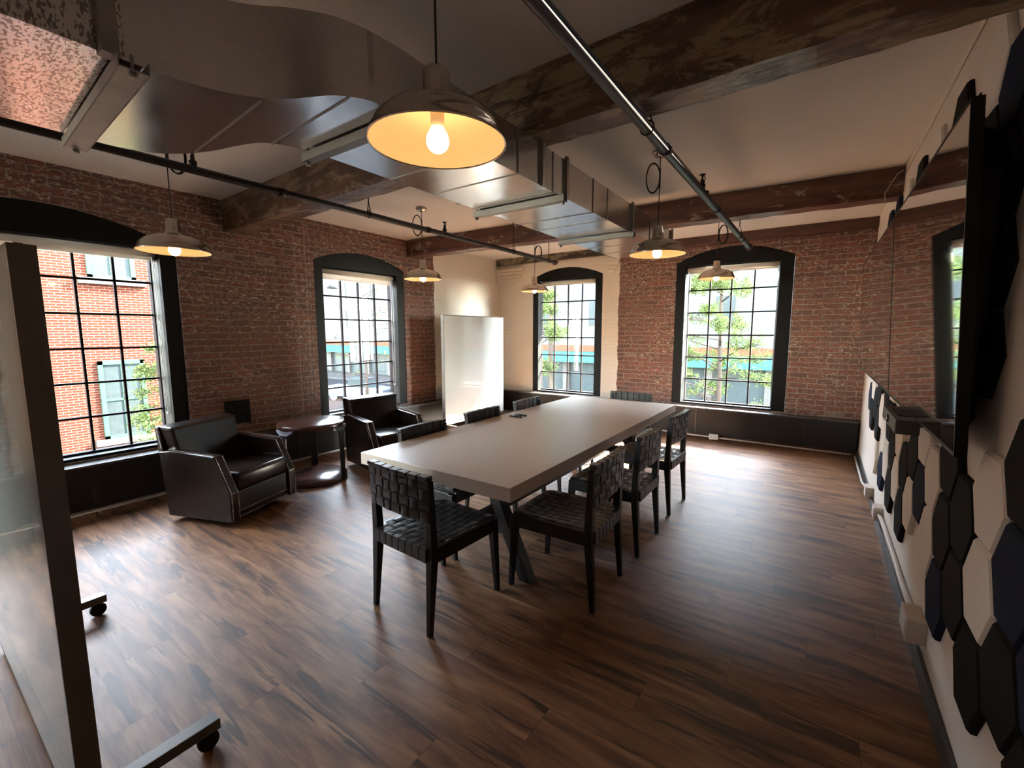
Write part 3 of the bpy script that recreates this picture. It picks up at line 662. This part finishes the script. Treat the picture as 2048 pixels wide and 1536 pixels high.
# ------------------------------------------------------------ round side table
st = empty('side_table', (-4.32, 2.56, 0), 'round dark wood side table between the armchairs', 'side table')
m = MB(); m.lathe([(0, .565), (.315, .565), (.325, .57), (.325, .615), (.32, .62), (0, .62)], n=56); m.build('top', M['st_wood'], st)
m = MB(); m.lathe([(0, .0), (.325, .0), (.33, .005), (.33, .05), (.325, .055), (0, .055)], n=56); m.build('base', M['st_wood'], st)
for a in (math.radians(26), math.radians(147), math.radians(278)):
    m = MB(); w = .034; R_ = .332
    m.prism([(-w, .0), (w, .0), (w, .50), (w+.012, .53), (w+.05, .548), (w+.085, .552), (w+.085, .578), (-w-.085, .578), (-w-.085, .552), (-w-.05, .548), (-w-.012, .53), (-w, .50)], lambda u, v, d: (R_*math.cos(u/R_)-d*math.cos(u/R_), R_*math.sin(u/R_)-d*math.sin(u/R_), v), -.008, .006, 0)
    o = m.build('post', M['st_metal'], st); o.rotation_euler = (0, 0, a)

# ------------------------------------------------------------ mobile glass boards
def board(loc, rz, L_, z0, z1, lab, back=-.36, fwd=.335, face=M['glassboard']):
    # length along +X from 0 to L_, thickness along Y -t..0
    r = empty('mobile_glass_board', loc, lab, 'whiteboard', 'white glass boards on castors', rz); t = .055
    MB().box(.012, L_-.012, -t, -t+.006, z0+.012, z1-.012, .001).build('writing_surface', face, r, label='glossy white glass face')
    m = MB(); m.box(0, .012, -t, 0, z0, z1, .001); m.box(L_-.012, L_, -t, 0, z0, z1, .001); m.box(.012, L_-.012, -t, 0, z1-.012, z1, .001); m.box(.012, L_-.012, -t, 0, z0, z0+.012, .001); m.box(.012, L_-.012, -t+.006, -.005, z0+.012, z1-.012); m.build('frame', M['board_frame'], r)
    for x in (.075, L_-.075):
        m = MB(); m.box(x-.028, x+.028, back-t, fwd, .075, .115, .003); m.box(x-.022, x+.022, -t+.010, -.008, .112, z0+.3, .002); f = m.build('foot', M['board_frame'], r)
        for y in (fwd-.035, max(back, -.3)+.03-t if back < 0 else .04):
            m = MB(); m.lathe([(0, -.012), (.034, -.012), (.036, 0), (.034, .012), (.018, .013), (.018, .008), (0, .008)], (0, 0, 0), 20); m.b.transform(Matrix.Rotation(PI/2, 4, 'Y')); m.b.transform(Matrix.Translation((x, y, .036)))
            m.box(x-.018, x+.018, y-.012, y+.012, .05, .076, .002); m.build('castor', M['tv_black'], f)
    return r
M['board_frame'] = plain('board_frame', (.075, .065, .055), .35, .3, var=.1)
board((-3.24, .278, 0), 0, 1.535, .05, 1.775, 'white glass board on castors at the left edge, seen nearly edge on', .02)
board((-4.66, 4.88, 0), math.radians(90), 1.52, .12, 1.79, 'white glass board on castors standing in the far corner', -.26, .18)

# ------------------------------------------------------------ screens, camera bar
def screen(y0, y1, lab):
    zb, zt = 1.150, 2.235; xb, xt = .375, .322
    r = empty('wall_screen', (xb, y0, zb), lab, 'screen', 'large dark wall screens'); T = Matrix.Translation((-xb, -y0, -zb)); th = .030
    def pt(y, z, d): f = (z-zb)/(zt-zb); return (xb+(xt-xb)*f+d, y, z)
    def slab(m, a, b, c, e, d0, d1): m.hexa([pt(a, c, d0), pt(b, c, d0), pt(b, c, d1), pt(a, c, d1), pt(a, e, d0), pt(b, e, d0), pt(b, e, d1), pt(a, e, d1)])
    m = MB(); slab(m, y0, y1, zb, zt, .003, th)
    for q in ((y0, y0+.01, zb, zt), (y1-.01, y1, zb, zt), (y0+.01, y1-.01, zb, zb+.012), (y0+.01, y1-.01, zt-.01, zt)): slab(m, *q, -.001, .003)
    m.build('casing', M['tv_black'], r, M=T)
    m = MB(); slab(m, y0+.010, y1-.010, zb+.012, zt-.010, 0, .003); m.build('display_glass', M['screen'], r, M=T)
    ym = (y0+y1)/2
    m = MB(); m.hexa([(xb+th-.005, y0+.05, zb+.06), (XR-.045, y0+.08, zb+.12), (XR-.045, y1-.08, zb+.12), (xb+th-.005, y1-.05, zb+.06), (xt+th-.005, y0+.05, zt-.06), (XR-.045, y0+.08, zt-.10), (XR-.045, y1-.08, zt-.10), (xt+th-.005, y1-.05, zt-.06)], .01); m.build('added_gap_block', M['tv_black'], r, M=T)  # block added to blacken the shaded gap between screen and wall
    m = MB(); m.box(XR-.046, XR-.002, ym-.3, ym+.3, 1.5, 1.9); m.build('wall_bracket', M['tv_black'], r, M=T)
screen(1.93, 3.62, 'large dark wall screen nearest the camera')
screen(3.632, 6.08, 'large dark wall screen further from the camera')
r = empty('camera_bar', (.30, 2.57, 1.09), 'grey video camera bar mounted under the nearest screen', 'camera')
MB().box(0, .085, 0, .48, 0, .065, .006).build('housing', M['cam_grey'], r)
m = MB(); m.box(.0852, .0852+XR-.30-.0855, .18, .30, .01, .05); m.build('bracket', M['tv_black'], r)
m = MB(); m.lathe([(0, 0), (.02, 0), (.02, .006), (.012, .007), (0, .004)], n=20); m.b.transform(Matrix.Rotation(-PI/2, 4, 'Y')); m.b.transform(Matrix.Translation((-.0005, .24, .033))); m.build('lens', M['screen'], r)
m = MB(); m.box(.02, .07, .12, .36, .0652, .068, .001); m.build('grille', M['tv_black'], r)

# ------------------------------------------------------------ hexagonal tiles on the right wall
tiles = {}
def T_(c, *jr):
    for j, rr in jr: tiles[(j, rr)] = c
T_('black', (-2, 0), (-3, 0), (-4, 0), (-1, 0), (0, 1), (-1, 1), (-3, 2), (0, 2), (3, 1), (4, 0), (4, 1), (6, 0), (6, 1), (7, 1), (10, 1), (11, 1), (12, 1), (8, 2), (10, 2), (6, 7), (2, 7), (0, 6), (-2, 6), (1, 6), (-1, 3), (-1, 4), (-1, 5), (0, 3), (0, 4), (0, 5))  # last black tiles added to darken the shaded gap behind the near screen
T_('navy', (-4, 1), (0, 0), (-3, 1), (2, 1), (8, 0), (13, 1), (-1, 6), (10, 7), (12, 7), (3, 6), (5, 6), (9, 6))
T_('white', (-2, 1), (1, 0), (-2, 2), (1, 1), (3, 0), (2, 2), (5, 0), (5, 1), (7, 0), (8, 1), (9, 1), (10, 0), (7, 2), (12, 2), (0, 7), (4, 7), (8, 7))
zl = lambda j, rr: (.455 if j % 2 == 0 else .60)+.29*rr
levels = sorted({round(zl(j, rr), 3) for j, rr in tiles})
ordn = 'nearest second third fourth fifth sixth seventh eighth ninth tenth eleventh twelfth thirteenth fourteenth fifteenth sixteenth seventeenth eighteenth nineteenth twentieth'.split()
rown = ['lowest']+ordn[1:]
hexm = {}
for c in ('black', 'navy', 'white'):
    m = MB(); R_ = .1625; n = 6; t = bmesh.new()
    ro = [t.verts.new((0, R_*math.cos(k*PI/3), R_*math.sin(k*PI/3))) for k in range(6)]
    r1 = [t.verts.new((-.014, R_*math.cos(k*PI/3), R_*math.sin(k*PI/3))) for k in range(6)]
    r2 = [t.verts.new((-.024, (R_-.010)*math.cos(k*PI/3), (R_-.010)*math.sin(k*PI/3))) for k in range(6)]
    for a, b in ((ro, r1), (r1, r2)):
        for k in range(6): t.faces.new((a[k], a[(k+1) % 6], b[(k+1) % 6], b[k]))
    t.faces.new(r2); t.faces.new(ro[::-1]); bmesh.ops.recalc_face_normals(t, faces=t.faces[:])
    me = bpy.data.meshes.new('hex_tile_'+c); t.to_mesh(me); t.free(); me.materials.append(M['tile_'+c]); hexm[c] = me
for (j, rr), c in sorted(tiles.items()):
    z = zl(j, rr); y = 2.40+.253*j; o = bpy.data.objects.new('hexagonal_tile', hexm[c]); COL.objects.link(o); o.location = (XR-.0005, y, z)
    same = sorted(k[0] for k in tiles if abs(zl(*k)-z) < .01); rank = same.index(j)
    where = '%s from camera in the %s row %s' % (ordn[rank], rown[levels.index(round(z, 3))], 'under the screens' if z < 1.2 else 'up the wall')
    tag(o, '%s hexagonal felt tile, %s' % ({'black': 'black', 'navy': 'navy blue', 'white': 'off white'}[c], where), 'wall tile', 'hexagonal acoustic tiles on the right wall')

# conduit and boxes low on the right wall
def wbox(y, z, w, h, d, lab):
    o = empty('socket_box', (XR-.001, y, z), lab, 'socket', 'cream socket boxes on the conduit')
    MB().box(-d, 0, -w/2, w/2, -h/2, h/2, .004).build('box', M['conduit'], o)
    m = MB(); m.box(-d-.003, -d+.001, -w/2+.012, w/2-.012, -h/2+.012, h/2-.012, .001); m.build('cover_plate', M['white_plastic'], o)
wbox(2.62, .205, .16, .11, .07, 'cream socket box on the right wall, closest to the camera')
wbox(4.25, .175, .12, .10, .055, 'cream socket box on the right wall, in the middle of the conduit')
wbox(4.95, .125, .13, .10, .055, 'cream socket box on the right wall, furthest from the camera')
m = MB(); m.tube(smooth_pts([(XR-.03, 2.70, .205), (XR-.022, 2.80, .20), (XR-.018, 3.0, .175), (XR-.018, 3.6, .175), (XR-.018, 4.0, .175), (XR-.025, 4.19, .175)], 5), .014, 10); m.build('wall_conduit', M['conduit'], label='cream conduit pipe between socket boxes low on the right wall', cat='conduit')
m = MB(); m.tube([(XR-.03, 5.01, .12), (XR-.04, 5.5, .05), (XR-.04, 6.6, .045)], .010, 8); m.build('wall_conduit', M['white_plastic'], label='thin pale conduit running along the right wall into the far corner', cat='conduit')
m = MB()
for k in range(4):
    m.tube(smooth_pts([(XR-.01-.006*k, 1.95+.01*k, 2.85), (XR-.02-.004*k, 2.16+.006*k, 2.80-.01*k), (XR-.012, 2.30+.01*k, 2.77-.008*k), (XR-.02, 2.42, 2.80+.004*k), (XR-.012, 2.62+.02*k, 2.79)], 5), .004, 6)
m.build('cable_bundle', M['conduit'], label='loose bundle of cream cables in the corner under the ceiling', cat='cable')
m = MB(); m.tube([(XR-.004, 2.6, 2.80), (XR-.004, 3.6, 2.79), (XR-.004, 4.80, 2.78)], .0025, 6); m.tube([(XR-.012, 4.84, 2.82), (XR-.05, 4.845, 2.80), (XR-.12, 4.85, 2.66), (XR-.11, 4.86, 2.60)], .004, 6); m.build('wall_cable', M['conduit'], label='thin cream cable along the ceiling corner down to the far beam', cat='cable')
# vent plate on the left brick wall
r = empty('vent_plate', (XL+.001, 2.17, .70), 'square black vent plate low on the brick wall', 'vent')
MB().box(0, .012, -.125, .125, -.125, .125, .002).build('plate', M['black_trim'], r)
[MB().box(.012, .016, -.11, .11, -.10+.03*i, -.085+.03*i).build('slat', M['tv_black'], r) for i in range(7)]

# ------------------------------------------------------------ outside
GZ = -3.95
def ext_brick():
    g = G('neighbour_brick'); P = g.sep(g.pos()); v = g.comb(P[1], P[2], 0.0)
    b = g.new('ShaderNodeTexBrick'); g.l.new(v, b.inputs['Vector']); b.inputs['Scale'].default_value = 1; b.inputs['Brick Width'].default_value = .21; b.inputs['Row Height'].default_value = .066; b.inputs['Mortar Size'].default_value = .008
    b.inputs['Color1'].default_value = (.034, .0078, .005, 1); b.inputs['Color2'].default_value = (.023, .0062, .0041, 1); b.inputs['Mortar'].default_value = (.055, .041, .031, 1)
    g.P(Base_Color=g.mix(g.math('MULTIPLY', g.noise(v, 6, 4), .3), b.outputs[0], (.036, .012, .008)), Roughness=.85, Specular_IOR_Level=0.0); return g.m
def siding():
    g = G('white_siding'); P = g.sep(g.pos()); f = g.math('FRACT', g.math('DIVIDE', P[2], .42)); l = g.math('LESS_THAN', f, .08)
    g.P(Base_Color=g.mix(l, (.038, .042, .044), (.022, .026, .0285)), Roughness=.7, Specular_IOR_Level=0.0); return g.m
M['nb'] = ext_brick(); M['siding'] = siding()
M['green_frame'] = plain('green_window_frame', (.017, .040, .027), .5, spec=0); M['stone'] = plain('pale_stone', (.035, .034, .032), .7, spec=0)
M['ext_glass'] = plain('outdoor_window_glass', (.014, .018, .019), .4, spec=.03)
M['asphalt'] = plain('street_asphalt', (.012, .0125, .0135), .9, spec=0, var=.1, sc=.3); M['walk'] = plain('pavement', (.024, .024, .0235), .9, spec=0, sc=.5)
M['teal'] = plain('teal_awning', (.014, .042, .039), .6, spec=0); M['orange'] = plain('orange_fascia', (.045, .020, .013), .7, spec=0); M['bark'] = plain('bark', (.03, .024, .02), .9, spec=0)
M['leaf'] = plain('spring_leaves', (.040, .054, .018), .7, spec=0, var=.4, sc=2); M['car_dark'] = plain('dark_car_paint', (.03, .035, .045), .2, spec=.8); M['car_silver'] = plain('silver_car_paint', (.08, .09, .10), .25, .3); M['tyre'] = plain('tyre', (.01, .01, .01), .8)
MB().box(-4.2, -2.95, YB+TH+.001, YB+TH+1.5, 2.72, 2.80).build('canopy', M['stone'], label='unseen sun blocker added outside over the window in the cream wall', cat='canopy', kind='structure')  # slab added out of view to keep direct sun off the far board
MB().box(-90, 60, -40, 60, GZ-.3, GZ).build('ground', M['asphalt'], label='grey asphalt street outside the windows', cat='street', kind='structure')
MB().box(-90, 60, 30.5, 36, GZ, GZ+.15).build('pavement', M['walk'], label='pale pavement in front of the white building across the street', cat='pavement', kind='structure')
# neighbouring brick building
nb = empty('brick_building', (-15.5, 2, GZ), 'sunlit red brick building with green framed windows next door', 'building')
Tn = Matrix.Translation((15.5, -2, -GZ))
MB().box(-22, -15.5, -12, 8.4, GZ, 5.5).build('wall', M['nb'], nb, M=Tn)
def nwin(y0, y1, z0, z1, arch=False):
    m = MB(); m.box(-15.52, -15.44, y0, y0+.1, z0, z1); m.box(-15.52, -15.44, y1-.1, y1, z0, z1); m.box(-15.52, -15.44, y0, y1, z1-.1, z1); m.box(-15.52, -15.44, y0, y1, z0, z0+.08)
    m.box(-15.52, -15.46, (y0+y1)/2-.03, (y0+y1)/2+.03, z0, z1); m.box(-15.52, -15.46, y0, y1, (z0+z1)/2-.03, (z0+z1)/2+.03); f = m.build('window', M['green_frame'], nb, M=Tn)
    MB().box(-15.52, -15.485, y0+.08, y1-.08, z0+.06, z1-.08).build('pane', M['ext_glass'], f, M=Tn)
    MB().box(-15.52, -15.36, y0-.2, y1+.2, z0-.16, z0).build('sill', M['stone'], f, M=Tn)
for (a, b) in ((3.36, 4.34), (6.2, 7.2), (.2, 1.2), (-3.0, -2.0)):
    nwin(a, b, 2.93, 4.8); nwin(a, b, -1.3, .78)
# white building across the street
wb_ = empty('white_building', (-20, 36, GZ), 'long white clapboard building with a teal awning across the street', 'building'); Tw = Matrix.Translation((20, -36, -GZ))
MB().box(-85, 30, 36, 44, GZ, 16.5).build('wall', M['siding'], wb_, M=Tw)  # upper wall beyond view raised to block sky light
MB().prism([(36, -.30), (34.6, -1.0), (34.6, -1.15), (36, -1.15)], lambda a, b, d: (d, a, b), -80, 26).build('awning', M['teal'], wb_, M=Tw)
MB().box(-80, 26, 35.9, 36, -.25, .30).build('fascia', M['orange'], wb_, M=Tw)
MB().box(-80, 26, 35.93, 36, GZ, -1.2).build('shopfront', M['ext_glass'], wb_, M=Tw)
for i in range(27):
    x = -79+i*4.0; MB().box(x, x+.55, 35.6, 35.95, GZ, -1.1).build('column', M['stone'], wb_, M=Tw)
for i in range(20):
    x = -78+i*5.1
    for z in (1.9, 5.6, 9.3):
        m = MB(); m.box(x, x+1.5, 35.95, 36, z, z+2.3); f = m.build('window', M['orange'] if i % 3 == 1 else M['stone'], wb_, M=Tw); MB().box(x+.12, x+1.38, 35.9, 35.97, z+.12, z+2.18).build('pane', M['ext_glass'], f, M=Tw)
def car(loc, rz, lab, pts, mat, L_, W_):
    r = empty('parked_car', loc, lab, 'car', 'cars parked in the street', rz)
    m = MB(); m.prism(pts[0], lambda a, b, d: (a, d, b), -W_/2, W_/2, .05); m.build('body', mat, r)
    m = MB(); m.prism(pts[1], lambda a, b, d: (a, d, b), -W_/2+.12, W_/2-.12, .04); m.build('cabin', M['ext_glass'], r)
    for x in (-L_*.31, L_*.31):
        for s in (-1, 1):
            m = MB(); m.tube([(x, s*(W_/2-.22), .34), (x, s*(W_/2+.01), .34)], .34, 20); m.build('wheel', M['tyre'], r)
    [MB().box(-L_/2-.02, -L_/2+.03, s*(W_/2-.12)-.08, s*(W_/2-.12)+.08, .75, 1.05).build('tail_light', M['red_cap'], r) for s in (-1, 1)]
car((-30.5, 22.3, GZ), math.radians(20), 'dark pickup truck parked in the street', ([(-2.7, .35), (2.7, .35), (2.75, .95), (1.5, 1.1), (-.3, 1.12), (-.3, 1.1), (-2.7, 1.1)], [(-.5, 1.1), (1.5, 1.1), (.9, 1.75), (-.3, 1.8)]), M['car_dark'], 5.4, 1.95)
car((-25.2, 24.3, GZ), math.radians(20), 'silver saloon car parked in the street', ([(-2.25, .3), (2.25, .3), (2.25, .75), (1.2, .92), (-1.7, .95), (-2.25, .85)], [(-1.6, .93), (1.2, .9), (.45, 1.4), (-.9, 1.42)]), M['car_silver'], 4.5, 1.8)
def tree(loc, h, seed, lab, nleaf, spread, trunk_r=.14, leaf=.09):
    r = empty('street_tree', loc, lab, 'tree', 'young trees in the street'); rnd = random.Random(seed); m = MB(); tips = []
    m.tube([(0, 0, 0), (.05, 0, h*.3), (-.04, .03, h*.62), (0, 0, h)], [trunk_r, trunk_r*.8, trunk_r*.5, .02], 8)
    for i in range(46):
        z = h*(.28+.70*rnd.random()); a = rnd.uniform(0, 2*PI); L_ = spread*(1.05-.65*z/h)*rnd.uniform(.6, 1.1)
        p0 = Vector((0, 0, z)); d = Vector((math.cos(a), math.sin(a), rnd.uniform(.05, .5))); p1 = p0+d*L_*.5+Vector((0, 0, .05)); p2 = p0+d*L_+Vector((0, 0, -.1*L_))
        m.tube([p0, p1, p2], [trunk_r*.28, trunk_r*.16, .006], 5)
        for k in range(4):
            q = p1.lerp(p2, rnd.random()); e = q+Vector((rnd.uniform(-1, 1), rnd.uniform(-1, 1), rnd.uniform(-.3, .7)))*L_*.35; m.tube([q, e], [.012, .004], 4); tips.append((q, e))
        tips.append((p1, p2))
    m.build('trunk', M['bark'], r)
    if nleaf:
        t = bmesh.new()
        for i in range(nleaf):
            a, b = rnd.choice(tips); c = a.lerp(b, rnd.uniform(.1, 1.05))+Vector([rnd.gauss(0, .07) for _ in range(3)])
            u = Vector([rnd.gauss(0, 1) for _ in range(3)]).normalized(); v = u.orthogonal().normalized(); s = leaf*rnd.uniform(.5, 1.2)
            t.faces.new([t.verts.new(c+u*s), t.verts.new(c+v*s*.4), t.verts.new(c-u*s), t.verts.new(c-v*s*.4)])
        m = MB(); m.add(t); m.build('foliage', M['leaf'], r, kind='stuff')
tree((-2.45, 14.5, GZ), 10.0, 3, 'young tree with light green leaves outside the far brick wall window', 36000, 3.0, .09, .045)
tree((-9.6, 15.5, GZ), 9.5, 5, 'leafy tree outside the window in the cream wall', 14000, 2.2, .10, .055)
tree((-22.5, 17.0, GZ), 9.0, 9, 'nearly bare tree outside the window behind the far armchair', 250, 2.8, .11)
tree((-13.2, 4.15, GZ), 5.3, 12, 'yellow green shrubby tree against the neighbouring brick building', 7000, 1.5, .05, .05)
r = empty('street_lamp', (-20.0, 12.6, GZ), 'bell shaped dark street lamp outside the window', 'street lamp')
m = MB(); m.tube([(0, 0, 0), (0, 0, 8.2), (.25, .2, 8.5), (.5, .4, 8.2)], .05, 8); m.build('pole', M['tyre'], r)
m = MB(); m.lathe([(0, 8.25), (.10, 8.2), (.14, 7.95), (.24, 7.7), (.26, 7.55), (0, 7.55)], (.5, .4, 0), 20); m.build('lantern', M['tyre'], r)
r = empty('utility_pole', (-11.4, 20, GZ), 'wooden utility pole outside the window in the cream wall', 'pole')
m = MB(); m.tube([(0, 0, 0), (0, 0, 9)], .14, 10); m.build('pole', M['bark'], r)
m = MB(); m.tube([(-3, 1.0, 6.6), (0, 0, 8.0), (4, -1.5, 9.6)], .06, 8); m.box(-1.2, -.2, -.1, .1, 7.0, 7.35); m.box(-.1, .9, -.1, .1, 7.9, 8.25); m.build('bracket', M['stone'], r)
m = MB(); m.box(-.35, .35, -.2, -.15, 1.6, 2.2); m.box(-.1, .6, -.22, -.16, .5, 1.4); m.build('notice', M['stone'], r)
# sampling portals in the window openings (no light of their own)
for i, (w, ax) in enumerate(((W0, 'L'), (W1, 'L'), (W2, 'L'), (W3, 'B'), (W4, 'B'))):
    d = bpy.data.lights.new('window_portal', 'AREA'); d.shape = 'RECTANGLE'; a, b = w['o']; d.size = b-a-.1; d.size_y = w['head']-w['sill']; d.cycles.is_portal = True
    o = bpy.data.objects.new('window_portal', d); COL.objects.link(o); c = (a+b)/2; z = (w['head']+w['sill'])/2
    if ax == 'L': o.location = (XL-TH-.02, c, z); o.rotation_euler = (PI/2, 0, -PI/2)
    else: o.location = (c, YB+TH+.02, z); o.rotation_euler = (-PI/2, 0, 0)
